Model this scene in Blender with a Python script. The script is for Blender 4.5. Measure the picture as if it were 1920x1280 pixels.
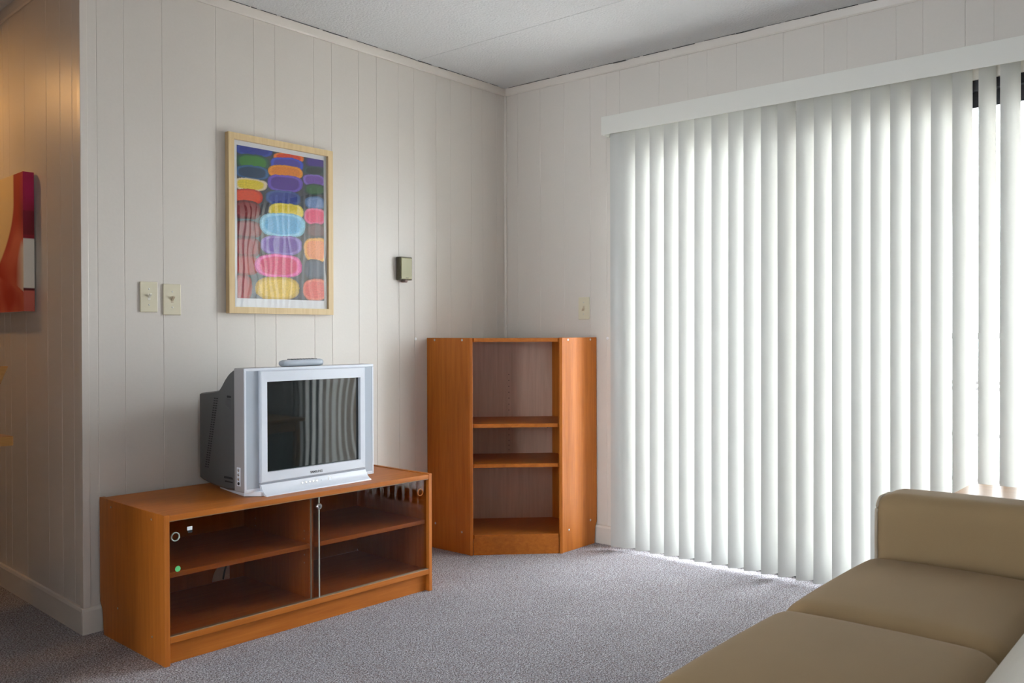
import bpy, bmesh, math, random
from mathutils import Matrix, Vector, noise
random.seed(7)
for o in list(bpy.data.objects):
    bpy.data.objects.remove(o, do_unlink=True)
scene = bpy.context.scene
COL = scene.collection

# ------------------------------------------------------------------ camera
CAM_POS = Vector((-3.7565, -3.2291, 1.0772))
YAW, PITCH, ROLL = 0.7031, -0.0089, -0.0028
fw = Vector((math.cos(YAW) * math.cos(PITCH), math.sin(YAW) * math.cos(PITCH), math.sin(PITCH)))
rt = Vector((math.sin(YAW), -math.cos(YAW), 0))
up = rt.cross(fw)
r2 = math.cos(ROLL) * rt + math.sin(ROLL) * up
u2 = -math.sin(ROLL) * rt + math.cos(ROLL) * up
cd = bpy.data.cameras.new('camera')
cam = bpy.data.objects.new('camera', cd)
COL.objects.link(cam)
cam.matrix_world = Matrix(((r2.x, u2.x, -fw.x, CAM_POS.x), (r2.y, u2.y, -fw.y, CAM_POS.y),
                           (r2.z, u2.z, -fw.z, CAM_POS.z), (0, 0, 0, 1)))
cd.sensor_width = 36
cd.lens = 1657.7 / 1920 * 36
cd.clip_start = 0.05
cd.dof.use_dof = True
cd.dof.focus_distance = 3.7
cd.dof.aperture_fstop = 7.0
scene.camera = cam

# ------------------------------------------------------------------ world, sun, exposure
SKY = 24.5
SUN = 17.0
LAMP = 40.0
EXPOSURE = 0.0
world = bpy.data.worlds.new('sky')
scene.world = world
world.use_nodes = True
bg = world.node_tree.nodes['Background']
bg.inputs['Color'].default_value = (0.86, 0.93, 1.0, 1)
bg.inputs['Strength'].default_value = SKY
sd = bpy.data.lights.new('sun', 'SUN')
sd.energy = SUN
sd.angle = math.radians(3)
sd.color = (1.0, 0.94, 0.85)
sun = bpy.data.objects.new('sun', sd)
COL.objects.link(sun)
sun.rotation_euler = Vector((-0.42, 0.35, -1.0)).to_track_quat('-Z', 'Y').to_euler()

def portal(name, loc, sx, sy, direction):
    ld = bpy.data.lights.new(name, 'AREA')
    ld.shape = 'RECTANGLE'
    ld.size, ld.size_y = sx, sy
    ld.cycles.is_portal = True
    o = bpy.data.objects.new(name, ld)
    COL.objects.link(o)
    o.location = loc
    o.rotation_euler = Vector(direction).to_track_quat('-Z', 'Z').to_euler()
    return o
portal('door_portal', (0.16, -1.81, 1.03), 2.15, 2.05, (-1, 0, 0))
portal('fill_portal', (-4.15, -4.93, 1.05), 0.5, 1.4, (0, 1, 0))  # portals of the two added fill windows
portal('fill_portal', (-6.33, -1.25, 1.2), 1.1, 1.9, (1, 0, 0))

scene.view_settings.view_transform = 'Standard'
scene.view_settings.look = 'None'
scene.view_settings.exposure = EXPOSURE
scene.view_settings.gamma = 1
scene.view_settings.use_curve_mapping = False
scene.cycles.max_bounces = 14
scene.cycles.diffuse_bounces = 8
scene.cycles.glossy_bounces = 4
scene.cycles.transmission_bounces = 8
scene.cycles.transparent_max_bounces = 12
scene.cycles.sample_clamp_indirect = 10
scene.cycles.caustics_reflective = False
scene.cycles.caustics_refractive = False

H = 2.44

# ------------------------------------------------------------------ materials
def lin(r, g, b):
    f = lambda c: (c / 255 / 12.92) if c <= 10.3 else ((c / 255 + 0.055) / 1.055) ** 2.4
    return (f(r), f(g), f(b), 1)

def new_mat(name):
    m = bpy.data.materials.new(name)
    m.use_nodes = True
    nt = m.node_tree
    return m, nt, nt.nodes, nt.links, nt.nodes['Principled BSDF']

def plain(name, col, rough=0.5, metal=0.0, spec=0.5, bump=0.0, bscale=60.0, var=0.0):
    m, nt, N, L, B = new_mat(name)
    B.inputs['Base Color'].default_value = (*col[:3], 1)
    B.inputs['Roughness'].default_value = rough
    B.inputs['Metallic'].default_value = metal
    B.inputs['Specular IOR Level'].default_value = spec
    tc = N.new('ShaderNodeTexCoord')
    nz = N.new('ShaderNodeTexNoise')
    nz.inputs['Scale'].default_value = bscale
    nz.inputs['Detail'].default_value = 4
    L.new(tc.outputs['Object'], nz.inputs['Vector'])
    if var:
        mx = N.new('ShaderNodeMixRGB')
        mx.inputs['Color1'].default_value = (*[c * (1 - var) for c in col[:3]], 1)
        mx.inputs['Color2'].default_value = (*[min(1, c * (1 + var)) for c in col[:3]], 1)
        L.new(nz.outputs['Fac'], mx.inputs['Fac'])
        L.new(mx.outputs['Color'], B.inputs['Base Color'])
    if bump:
        bp = N.new('ShaderNodeBump')
        bp.inputs['Strength'].default_value = bump
        bp.inputs['Distance'].default_value = 0.003
        L.new(nz.outputs['Fac'], bp.inputs['Height'])
        L.new(bp.outputs['Normal'], B.inputs['Normal'])
    return m

def wood(name, dark, light, axis, rough=0.42, scale=9.0):
    m, nt, N, L, B = new_mat(name)
    tc = N.new('ShaderNodeTexCoord')
    mp = N.new('ShaderNodeMapping')
    s = [scale * 7] * 3
    s['xyz'.index(axis)] = scale * 0.35
    mp.inputs['Scale'].default_value = s
    n1 = N.new('ShaderNodeTexNoise')
    n1.inputs['Scale'].default_value = 1.0
    n1.inputs['Detail'].default_value = 6
    n1.inputs['Roughness'].default_value = 0.62
    n1.inputs['Distortion'].default_value = 0.4
    cr = N.new('ShaderNodeValToRGB')
    cr.color_ramp.elements[0].position = 0.3
    cr.color_ramp.elements[0].color = (*dark[:3], 1)
    cr.color_ramp.elements[1].position = 0.72
    cr.color_ramp.elements[1].color = (*light[:3], 1)
    L.new(tc.outputs['Object'], mp.inputs['Vector'])
    L.new(mp.outputs['Vector'], n1.inputs['Vector'])
    L.new(n1.outputs['Fac'], cr.inputs['Fac'])
    L.new(cr.outputs['Color'], B.inputs['Base Color'])
    bp = N.new('ShaderNodeBump')
    bp.inputs['Strength'].default_value = 0.05
    bp.inputs['Distance'].default_value = 0.002
    L.new(n1.outputs['Fac'], bp.inputs['Height'])
    L.new(bp.outputs['Normal'], B.inputs['Normal'])
    B.inputs['Roughness'].default_value = rough
    B.inputs['Specular IOR Level'].default_value = 0.27
    return m

CH_D, CH_L = (0.39, 0.110, 0.013), (0.53, 0.165, 0.024)
WOOD = {a: wood('cherry_laminate_' + a, CH_D, CH_L, a) for a in 'xyz'}
BACKSHEEN = {a: wood('sheen_greyed_back_' + a, (0.58, 0.39, 0.29), (0.70, 0.50, 0.39), a, 0.3) for a in 'z'}  # grey sheen of the back panel mixed into its base colour
PALE = {a: wood('pale_birch_' + a, (0.62, 0.45, 0.24), (0.74, 0.57, 0.33), a, 0.4) for a in 'xyz'}
OAK = {a: wood('honey_oak_' + a, (0.44, 0.21, 0.06), (0.55, 0.29, 0.10), a, 0.3) for a in 'xyz'}

PAINT = plain('beige_panel_paint', (0.66, 0.615, 0.565), 0.42, bump=0.06, bscale=90, var=0.02)
TRIMP = plain('beige_trim_paint', (0.67, 0.62, 0.565), 0.4, bump=0.05, bscale=60, var=0.02)
GAP = plain('groove_backing_paint', (0.60, 0.56, 0.51), 0.6)

def carpet_mat():
    m, nt, N, L, B = new_mat('speckled_carpet')
    tc = N.new('ShaderNodeTexCoord')
    n1 = N.new('ShaderNodeTexNoise')
    n1.inputs['Scale'].default_value = 210
    n1.inputs['Detail'].default_value = 3
    n1.inputs['Roughness'].default_value = 0.7
    v = N.new('ShaderNodeTexVoronoi')
    v.inputs['Scale'].default_value = 165
    big = N.new('ShaderNodeTexNoise')
    big.inputs['Scale'].default_value = 5
    big.inputs['Detail'].default_value = 3
    for n in (n1, v, big):
        L.new(tc.outputs['Object'], n.inputs['Vector'])
    cr = N.new('ShaderNodeValToRGB')
    e = cr.color_ramp.elements
    e[0].position, e[0].color = 0.36, (0.035, 0.033, 0.036, 1)
    e[1].position, e[1].color = 0.68, (0.78, 0.76, 0.78, 1)
    for p, c in ((0.44, (0.17, 0.155, 0.155)), (0.51, (0.33, 0.315, 0.325)), (0.59, (0.50, 0.485, 0.50))):
        x = e.new(p)
        x.color = (*c, 1)
    L.new(n1.outputs['Fac'], cr.inputs['Fac'])
    sep = N.new('ShaderNodeSeparateColor')
    L.new(v.outputs['Color'], sep.inputs['Color'])
    cr2 = N.new('ShaderNodeValToRGB')
    e = cr2.color_ramp.elements
    e[0].position, e[0].color = 0.0, (0.68, 0.60, 0.58, 1)
    e[1].position, e[1].color = 1.0, (1.0, 1.0, 1.0, 1)
    x = e.new(0.5)
    x.color = (0.85, 0.85, 0.90, 1)
    L.new(sep.outputs['Red'], cr2.inputs['Fac'])
    mx = N.new('ShaderNodeMixRGB')
    mx.blend_type = 'MULTIPLY'
    mx.inputs['Fac'].default_value = 1
    L.new(cr.outputs['Color'], mx.inputs['Color1'])
    L.new(cr2.outputs['Color'], mx.inputs['Color2'])
    mr = N.new('ShaderNodeMapRange')
    mr.inputs['To Min'].default_value = 1.1
    mr.inputs['To Max'].default_value = 1.4
    L.new(big.outputs['Fac'], mr.inputs['Value'])
    vm = N.new('ShaderNodeVectorMath')
    vm.operation = 'SCALE'
    L.new(mx.outputs['Color'], vm.inputs[0])
    L.new(mr.outputs['Result'], vm.inputs['Scale'])
    L.new(vm.outputs['Vector'], B.inputs['Base Color'])
    bp = N.new('ShaderNodeBump')
    bp.inputs['Strength'].default_value = 0.8
    bp.inputs['Distance'].default_value = 0.006
    L.new(n1.outputs['Fac'], bp.inputs['Height'])
    L.new(bp.outputs['Normal'], B.inputs['Normal'])
    B.inputs['Roughness'].default_value = 1
    B.inputs['Specular IOR Level'].default_value = 0.1
    return m
CARPET = carpet_mat()

def ceiling_mat():
    m, nt, N, L, B = new_mat('popcorn_ceiling')
    B.inputs['Base Color'].default_value = (0.68, 0.69, 0.70, 1)
    B.inputs['Roughness'].default_value = 0.9
    tc = N.new('ShaderNodeTexCoord')
    n1 = N.new('ShaderNodeTexNoise')
    n1.inputs['Scale'].default_value = 95
    n1.inputs['Detail'].default_value = 3
    L.new(tc.outputs['Object'], n1.inputs['Vector'])
    bp = N.new('ShaderNodeBump')
    bp.inputs['Strength'].default_value = 0.75
    bp.inputs['Distance'].default_value = 0.008
    L.new(n1.outputs['Fac'], bp.inputs['Height'])
    L.new(bp.outputs['Normal'], B.inputs['Normal'])
    return m
CEIL = ceiling_mat()

def fabric(name, col, scale=700, var=0.12):
    m, nt, N, L, B = new_mat(name)
    tc = N.new('ShaderNodeTexCoord')
    w1 = N.new('ShaderNodeTexNoise')
    w1.inputs['Scale'].default_value = scale
    w1.inputs['Detail'].default_value = 2
    L.new(tc.outputs['Object'], w1.inputs['Vector'])
    w2 = N.new('ShaderNodeTexNoise')
    w2.inputs['Scale'].default_value = 6
    L.new(tc.outputs['Object'], w2.inputs['Vector'])
    ad = N.new('ShaderNodeMath')
    ad.operation = 'ADD'
    L.new(w1.outputs['Fac'], ad.inputs[0])
    L.new(w2.outputs['Fac'], ad.inputs[1])
    hf = N.new('ShaderNodeMath')
    hf.operation = 'MULTIPLY'
    hf.inputs[1].default_value = 0.5
    L.new(ad.outputs[0], hf.inputs[0])
    mx = N.new('ShaderNodeMixRGB')
    mx.inputs['Color1'].default_value = (*[c * (1 - var) for c in col], 1)
    mx.inputs['Color2'].default_value = (*[c * (1 + var) for c in col], 1)
    L.new(hf.outputs[0], mx.inputs['Fac'])
    L.new(mx.outputs['Color'], B.inputs['Base Color'])
    bp = N.new('ShaderNodeBump')
    bp.inputs['Strength'].default_value = 0.25
    bp.inputs['Distance'].default_value = 0.001
    L.new(w1.outputs['Fac'], bp.inputs['Height'])
    L.new(bp.outputs['Normal'], B.inputs['Normal'])
    B.inputs['Roughness'].default_value = 0.85
    B.inputs['Specular IOR Level'].default_value = 0.25
    B.inputs['Sheen Weight'].default_value = 0.04
    return m
TAN = fabric('tan_upholstery', (0.30, 0.205, 0.108))
TANP = fabric('pale_piping', (0.42, 0.35, 0.27))
GREYF = fabric('pale_grey_upholstery', (0.55, 0.53, 0.47))

def slat_mat():
    m, nt, N, L, B = new_mat('translucent_white_vinyl')
    out = nt.nodes['Material Output']
    N.remove(B)
    d = N.new('ShaderNodeBsdfDiffuse')
    d.inputs['Color'].default_value = (0.545, 0.54, 0.515, 1)
    t = N.new('ShaderNodeBsdfTranslucent')
    t.inputs['Color'].default_value = (0.80, 0.83, 0.80, 1)
    g = N.new('ShaderNodeBsdfGlossy')
    g.inputs['Roughness'].default_value = 0.35
    m1 = N.new('ShaderNodeMixShader')
    m1.inputs['Fac'].default_value = 0.022
    L.new(d.outputs[0], m1.inputs[1])
    L.new(t.outputs[0], m1.inputs[2])
    m2 = N.new('ShaderNodeMixShader')
    m2.inputs['Fac'].default_value = 0.04
    L.new(m1.outputs[0], m2.inputs[1])
    L.new(g.outputs[0], m2.inputs[2])
    L.new(m2.outputs[0], out.inputs['Surface'])
    return m
SLAT = slat_mat()

def glass(name, tint, ior=1.45, rough=0.0, wave=0.0, wscale=4.0, boost=1.0):
    """thin pane: tinted straight-through light plus fresnel reflection"""
    m, nt, N, L, B = new_mat(name)
    out = nt.nodes['Material Output']
    N.remove(B)
    t = N.new('ShaderNodeBsdfTransparent')
    t.inputs['Color'].default_value = (*tint, 1)
    g = N.new('ShaderNodeBsdfGlossy')
    g.inputs['Roughness'].default_value = rough
    fr = N.new('ShaderNodeFresnel')
    fr.inputs['IOR'].default_value = ior
    mul = N.new('ShaderNodeMath')
    mul.operation = 'MULTIPLY'
    mul.use_clamp = True
    mul.inputs[1].default_value = boost
    geo = N.new('ShaderNodeNewGeometry')
    inv = N.new('ShaderNodeMath')
    inv.operation = 'SUBTRACT'
    inv.inputs[0].default_value = 1.0
    L.new(geo.outputs['Backfacing'], inv.inputs[1])
    pre = N.new('ShaderNodeMath')
    pre.operation = 'MULTIPLY'
    L.new(fr.outputs[0], pre.inputs[0])
    L.new(inv.outputs[0], pre.inputs[1])
    L.new(pre.outputs[0], mul.inputs[0])
    mx = N.new('ShaderNodeMixShader')
    L.new(mul.outputs[0], mx.inputs['Fac'])
    L.new(t.outputs[0], mx.inputs[1])
    L.new(g.outputs[0], mx.inputs[2])
    L.new(mx.outputs[0], out.inputs['Surface'])
    if wave:
        tc = N.new('ShaderNodeTexCoord')
        nz = N.new('ShaderNodeTexNoise')
        nz.inputs['Scale'].default_value = wscale
        nz.inputs['Detail'].default_value = 1
        L.new(tc.outputs['Object'], nz.inputs['Vector'])
        bp = N.new('ShaderNodeBump')
        bp.inputs['Strength'].default_value = 1
        bp.inputs['Distance'].default_value = wave
        L.new(nz.outputs['Fac'], bp.inputs['Height'])
        L.new(bp.outputs['Normal'], g.inputs['Normal'])
    return m
SMOKED = glass('smoked_glass', (0.84, 0.775, 0.71), boost=1.0)
CLEAR = glass('clear_glass', (0.97, 0.98, 0.98), boost=0.6)
PICGLASS = glass('picture_glass', (0.98, 0.98, 0.98), wave=0.0012, wscale=5.0, boost=2.3)
GLEDGE = plain('glass_edge_green_grey', (0.42, 0.45, 0.40), 0.15)

SILVER = plain('silver_plastic', (0.68, 0.72, 0.79), 0.33, 0.1)
SILVER2 = plain('silver_skirt_plastic', (0.74, 0.78, 0.85), 0.28, 0.1)
HOUSING = plain('shaded_side_plastic', (0.34, 0.325, 0.33), 0.4)  # silver housing greyed to carry the shade on its side
GRILLE = plain('grey_speaker_cloth', (0.43, 0.48, 0.55), 0.6, bump=0.3, bscale=900)
SHELL = plain('charcoal_plastic', (0.075, 0.078, 0.08), 0.42, bump=0.05, bscale=600)
SHELLD = plain('black_slot_plastic', (0.012, 0.012, 0.013), 0.6)
def screen_mat():
    m, nt, N, L, B = new_mat('dark_picture_tube')
    B.inputs['Base Color'].default_value = (0.012, 0.016, 0.017, 1)
    B.inputs['Roughness'].default_value = 0.03
    B.inputs['Specular IOR Level'].default_value = 0.6
    tc = N.new('ShaderNodeTexCoord')
    nz = N.new('ShaderNodeTexNoise')
    nz.inputs['Scale'].default_value = 6
    nz.inputs['Detail'].default_value = 0
    L.new(tc.outputs['Object'], nz.inputs['Vector'])
    bp = N.new('ShaderNodeBump')
    bp.inputs['Distance'].default_value = 0.0003
    bp.inputs['Strength'].default_value = 1
    L.new(nz.outputs['Fac'], bp.inputs['Height'])
    L.new(bp.outputs['Normal'], B.inputs['Normal'])
    return m
SCREEN = screen_mat()
DKTEXT = plain('dark_grey_print', (0.05, 0.05, 0.06), 0.5)
CHROME = plain('chrome', (0.75, 0.75, 0.75), 0.18, 1.0)
SCREWM = plain('zinc_screw', (0.55, 0.55, 0.53), 0.35, 0.8)
GREYR = plain('grey_remote_plastic', (0.46, 0.51, 0.58), 0.4)
GREYD = plain('dark_grey_rubber', (0.06, 0.06, 0.065), 0.6)
IVORY = plain('ivory_plastic', (0.66, 0.61, 0.46), 0.35)
IVORYW = plain('white_ivory_plastic', (0.72, 0.70, 0.62), 0.35)
TAUPE = plain('worn_toggle_plastic', (0.55, 0.46, 0.33), 0.4)
OLIVE = plain('olive_gold_cover', (0.27, 0.25, 0.135), 0.4, 0.1)
OLIVED = plain('dark_olive_case', (0.085, 0.075, 0.045), 0.4, 0.2)
WHITEP = plain('white_paper', (0.86, 0.87, 0.88), 0.6)
MATB = plain('white_mount_board', (0.84, 0.85, 0.88), 0.7)
GREENS = plain('green_sticker', (0.12, 0.60, 0.20), 0.5)
BLACK = plain('black_cable', (0.01, 0.01, 0.01), 0.5)
BRONZE = plain('dark_bronze_aluminium', (0.02, 0.02, 0.024), 0.35, 0.5)
VAL = plain('cream_valance_vinyl', (0.74, 0.73, 0.68), 0.35)
CARRIER = plain('clear_grey_carrier', (0.70, 0.76, 0.74), 0.3)
CONC = plain('pale_concrete', (0.55, 0.53, 0.50), 0.9, bump=0.2, bscale=30, var=0.08)
RAILM = plain('grey_painted_rail', (0.35, 0.35, 0.37), 0.5)
BRICKP = plain('brown_stucco', (0.20, 0.16, 0.125), 0.9, bump=0.4, bscale=40, var=0.1)
SOFFIT = plain('eave_soffit', (0.6, 0.58, 0.54), 0.8)
DARKGAP = plain('sealer_gap', (0.05, 0.05, 0.05), 0.9)  # dark strips along the crown and ceiling joint
SHADE = plain('lamp_shade_metal', (0.5, 0.42, 0.3), 0.5)

# ------------------------------------------------------------------ helpers
def root_basis(o):
    M = Matrix.Identity(4)
    while o is not None:
        M = o.matrix_basis @ M
        o = o.parent
    return M

def tag(o, label=None, cat=None, group=None, kind=None):
    if label: o['label'] = label
    if cat: o['category'] = cat
    if group: o['group'] = group
    if kind: o['kind'] = kind
    return o

def empty(name, loc, rz=0.0, label=None, cat=None, group=None):
    o = bpy.data.objects.new(name, None)
    COL.objects.link(o)
    o.location = loc
    o.rotation_euler = (0, 0, rz)
    o.empty_display_size = 0.1
    o.matrix_basis = Matrix.Translation(loc) @ Matrix.Rotation(rz, 4, 'Z')
    return tag(o, label, cat, group)

def finish(name, bm, mat, parent=None, world=False, smooth=False, angle=35):
    """link a bmesh as one object; with world=True its coordinates are world ones"""
    me = bpy.data.meshes.new(name)
    if parent is not None and world:
        bmesh.ops.transform(bm, matrix=root_basis(parent).inverted(), verts=bm.verts)
    bmesh.ops.recalc_face_normals(bm, faces=bm.faces)
    bm.to_mesh(me)
    bm.free()
    if smooth:
        for p in me.polygons:
            p.use_smooth = True
        try:
            me.set_sharp_from_angle(angle=math.radians(angle))
        except Exception:
            pass
    for m in (mat if isinstance(mat, (list, tuple)) else [mat]):
        me.materials.append(m)
    o = bpy.data.objects.new(name, me)
    COL.objects.link(o)
    o.parent = parent
    return o

def cbox(bm, x0, x1, y0, y1, z0, z1, bevel=0.0, seg=2):
    x0, x1 = sorted((x0, x1)); y0, y1 = sorted((y0, y1)); z0, z1 = sorted((z0, z1))
    vs = [bm.verts.new((x, y, z)) for x in (x0, x1) for y in (y0, y1) for z in (z0, z1)]
    idx = [(0, 1, 3, 2), (4, 6, 7, 5), (0, 4, 5, 1), (2, 3, 7, 6), (0, 2, 6, 4), (1, 5, 7, 3)]
    fs = [bm.faces.new([vs[i] for i in f]) for f in idx]
    if bevel > 0:
        es = list({e for f in fs for e in f.edges})
        bmesh.ops.bevel(bm, geom=es, offset=bevel, segments=seg, profile=0.5, affect='EDGES')

def box(name, x0, x1, y0, y1, z0, z1, mat, parent=None, bevel=0.0, seg=2, world=False):
    bm = bmesh.new()
    cbox(bm, x0, x1, y0, y1, z0, z1, bevel, seg)
    return finish(name, bm, mat, parent, world)

def prism(bm, pts, vec, bevel=0.0, seg=2):
    """extrude a planar polygon (3-D points) along vec"""
    vec = Vector(vec)
    a = [bm.verts.new(p) for p in pts]
    b = [bm.verts.new(Vector(p) + vec) for p in pts]
    n = len(a)
    fs = [bm.faces.new(a), bm.faces.new(list(reversed(b)))]
    for i in range(n):
        fs.append(bm.faces.new((a[i], b[i], b[(i + 1) % n], a[(i + 1) % n])))
    if bevel > 0:
        es = list({e for f in fs for e in f.edges})
        bmesh.ops.bevel(bm, geom=es, offset=bevel, segments=seg, profile=0.5, affect='EDGES')

def basis_for(d):
    d = Vector(d).normalized()
    a = Vector((0, 0, 1)) if abs(d.z) < 0.9 else Vector((1, 0, 0))
    u = d.cross(a).normalized()
    return u, d.cross(u).normalized(), d

def lathe(bm, base, axis, prof, n=24):
    """prof = [(radius, offset along axis)]"""
    u, v, d = basis_for(axis)
    base = Vector(base)
    rings = []
    for r, h in prof:
        if r <= 1e-6:
            rings.append([bm.verts.new(base + d * h)])
        else:
            rings.append([bm.verts.new(base + d * h + (u * math.cos(2 * math.pi * i / n) + v * math.sin(2 * math.pi * i / n)) * r) for i in range(n)])
    for A, B in zip(rings, rings[1:]):
        for i in range(n):
            j = (i + 1) % n
            if len(A) == 1 and len(B) == 1: continue
            if len(A) == 1: bm.faces.new((A[0], B[i], B[j]))
            elif len(B) == 1: bm.faces.new((A[i], B[0], A[j]))
            else: bm.faces.new((A[i], B[i], B[j], A[j]))
    return rings

def disc(name, base, axis, r, h, mat, parent, n=24, world=False, dome=0.25):
    bm = bmesh.new()
    lathe(bm, base, axis, [(0, 0), (r, 0), (r, h * (1 - dome)), (r * 0.85, h), (0, h)], n)
    return finish(name, bm, mat, parent, world, smooth=True)

def tube(bm, pts, r, n=8):
    pts = [Vector(p) for p in pts]
    rings = []
    for i, p in enumerate(pts):
        d = (pts[min(i + 1, len(pts) - 1)] - pts[max(i - 1, 0)]).normalized()
        u, v, _ = basis_for(d)
        rr = r[i] if isinstance(r, (list, tuple)) else r
        rings.append([bm.verts.new(p + (u * math.cos(2 * math.pi * k / n) + v * math.sin(2 * math.pi * k / n)) * rr) for k in range(n)])
    for A, B in zip(rings, rings[1:]):
        for i in range(n):
            j = (i + 1) % n
            bm.faces.new((A[i], B[i], B[j], A[j]))
    bm.faces.new(rings[0]); bm.faces.new(list(reversed(rings[-1])))

def pillow(bm, x0, x1, y0, y1, z0, z1, r, n=14, crown=0.0, side=0.0):
    """rounded upholstered block: crown lifts the middle of the top, side bulges the flanks"""
    c = Vector(((x0 + x1) / 2, (y0 + y1) / 2, (z0 + z1) / 2))
    h = Vector(((x1 - x0) / 2, (y1 - y0) / 2, (z1 - z0) / 2))
    r = min(r, *h)
    tmp = bmesh.new()
    bmesh.ops.create_cube(tmp, size=2)
    bmesh.ops.subdivide_edges(tmp, edges=tmp.edges, cuts=n, use_grid_fill=True)
    for v in tmp.verts:
        q = Vector([math.copysign(abs(a) ** 0.75, a) for a in v.co])
        p = Vector((q.x * h.x, q.y * h.y, q.z * h.z))
        core = Vector([max(-(h[i] - r), min(h[i] - r, p[i])) for i in range(3)])
        d = p - core
        if d.length > 1e-9:
            p = core + d.normalized() * r
        fx, fy, fz = (1 - abs(p.x / h.x) ** 2.5), (1 - abs(p.y / h.y) ** 2.5), (1 - abs(p.z / h.z) ** 2)
        if p.z > 0: p.z += crown * max(0, fx) * max(0, fy) * (p.z / h.z)
        p.y += math.copysign(side * max(0, fx) * max(0, fz), p.y) * (abs(p.y / h.y) ** 3)
        v.co = p + c
    me = bpy.data.meshes.new('tmp')
    tmp.to_mesh(me); tmp.free()
    bm.from_mesh(me)
    bpy.data.meshes.remove(me)

def textmesh(name, body, size, mat, parent, M, thick=0.0004):
    cu = bpy.data.curves.new(name, 'FONT')
    cu.body = body
    cu.size = size
    cu.align_x = 'CENTER'; cu.align_y = 'CENTER'
    cu.extrude = thick
    cu.offset = size * 0.018
    t = bpy.data.objects.new(name, cu)
    COL.objects.link(t)
    bpy.context.view_layer.update()
    me = bpy.data.meshes.new_from_object(t.evaluated_get(bpy.context.evaluated_depsgraph_get()))
    bpy.data.objects.remove(t)
    me.transform(M)
    me.materials.clear(); me.materials.append(mat)
    o = bpy.data.objects.new(name, me)
    COL.objects.link(o)
    o.parent = parent
    return o

# ------------------------------------------------------------------ room shell
XR, YN, YF = -6.2, -4.8, 3.2            # rear wall, near wall, far end of the dining nook
L = 2.3316                              # length of the wall behind the television
HS = 0.0613                             # slight splay of the dining nook wall
hall_x = lambda y: -L + HS * y

floor = tag(box('floor', XR, 0.12, YN, YF, -0.1, 0.0, CARPET), 'grey speckled cut pile carpet', kind='structure')
cl = tag(box('ceiling', XR - 0.1, 0.14, YN - 0.1, YF + 0.1, H + 0.012, H + 0.12, GAP), 'white popcorn textured panel ceiling', kind='structure')
xs = [0.0, -0.687, -1.907, -3.127, -4.347, -5.567, XR]
for a, b in zip(xs, xs[1:]):
    for c_, d_ in ((YN, -2.36), (-2.36, 0.08), (0.08, YF)):
        box('ceiling_panel', b + 0.0012, a - 0.0012, c_ + 0.001, d_ - 0.001, H, H + 0.012, CEIL, cl, bevel=0.002, seg=1)

def planks(parent, edges, axis, plane_fn, out, z_fn):
    """vertical boards with bevelled grooves; axis 'x' or 'y' runs along the wall"""
    for a, b in zip(edges, edges[1:]):
        z0, z1 = z_fn((a + b) / 2)
        lo, hi = min(a, b), max(a, b)
        bm = bmesh.new()
        t, ch, dp = 0.010, 0.0021, 0.0015
        prof = [(lo, t), (lo, dp), (lo + ch, 0), (hi - ch, 0), (hi, dp), (hi, t)]
        pts = []
        for s, d in prof:
            if axis == 'x':
                pts.append((s, plane_fn(s) + out[1] * -d, z0))
            else:
                pts.append((plane_fn(s) + out[0] * -d, s, z0))
        prism(bm, pts, (0, 0, z1 - z0))
        finish('plank', bm, PAINT, parent)

# wall behind the television: front face on y = 0
wl = tag(box('wall_left', -L + 0.012, 0.12, 0.010, 0.13, 0, H + 0.012, GAP), 'beige grooved panel wall behind the television', kind='structure')
gx = [-L, -2.276, -2.176, -2.025, -1.796, -1.619, -1.515, -1.311, -1.212, -1.056, -0.945, -0.804, -0.70, -0.545, -0.44, -0.281, -0.19, -0.075, 0.0]
planks(wl, gx, 'x', lambda s: 0.0, (0, -1), lambda s: (0.0, H))
# wall with the sliding door: front face on x = 0
DY0, DY1, DZ = -2.86, -0.76, 2.05
bm = bmesh.new()
cbox(bm, 0.010, 0.13, DY1, 0.0, 0, H + 0.012)
cbox(bm, 0.010, 0.13, YN, DY0, 0, H + 0.012)
cbox(bm, 0.010, 0.13, DY0, DY1, DZ, H + 0.012)
wr = tag(finish('wall_right', bm, GAP), 'beige grooved panel wall around the sliding door', kind='structure')
gy = [0.0, -0.09, -0.25, -0.411, -0.579, -0.68, -0.76, -0.988, -1.146, -1.247, -1.395, -1.617, -1.798, -1.896, -2.094, -2.196, -2.35, -2.45, -2.61, -2.71, -2.86, -3.04, -3.14, -3.35, -3.6, -3.8, -4.0, -4.25, -4.5, YN]
planks(wr, gy, 'y', lambda s: 0.0, (-1, 0), lambda s: (DZ, H) if DY0 < s < DY1 else (0.0, H))
# wall of the dining nook, receding at the left
bm = bmesh.new()
prism(bm, [(-L + 0.0105, 0.010, 0), (hall_x(YF) + 0.0105, YF, 0), (hall_x(YF) + 0.14, YF, 0), (-L + 0.14, 0.13, 0)], (0, 0, H + 0.012))
wh = tag(finish('wall_hall', bm, GAP), 'beige grooved panel wall of the dining nook', kind='structure')
gh = [0.0, 0.085, 0.203, 0.347, 0.591, 0.78, 0.858, 1.06, 1.16, 1.32, 1.43, 1.58, 1.79, 1.90, 2.06, 2.22, 2.39, 2.55, 2.7, 2.9, 3.05, YF]
planks(wh, gh, 'y', hall_x, (-1, 0), lambda s: (0.0, H))
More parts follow.
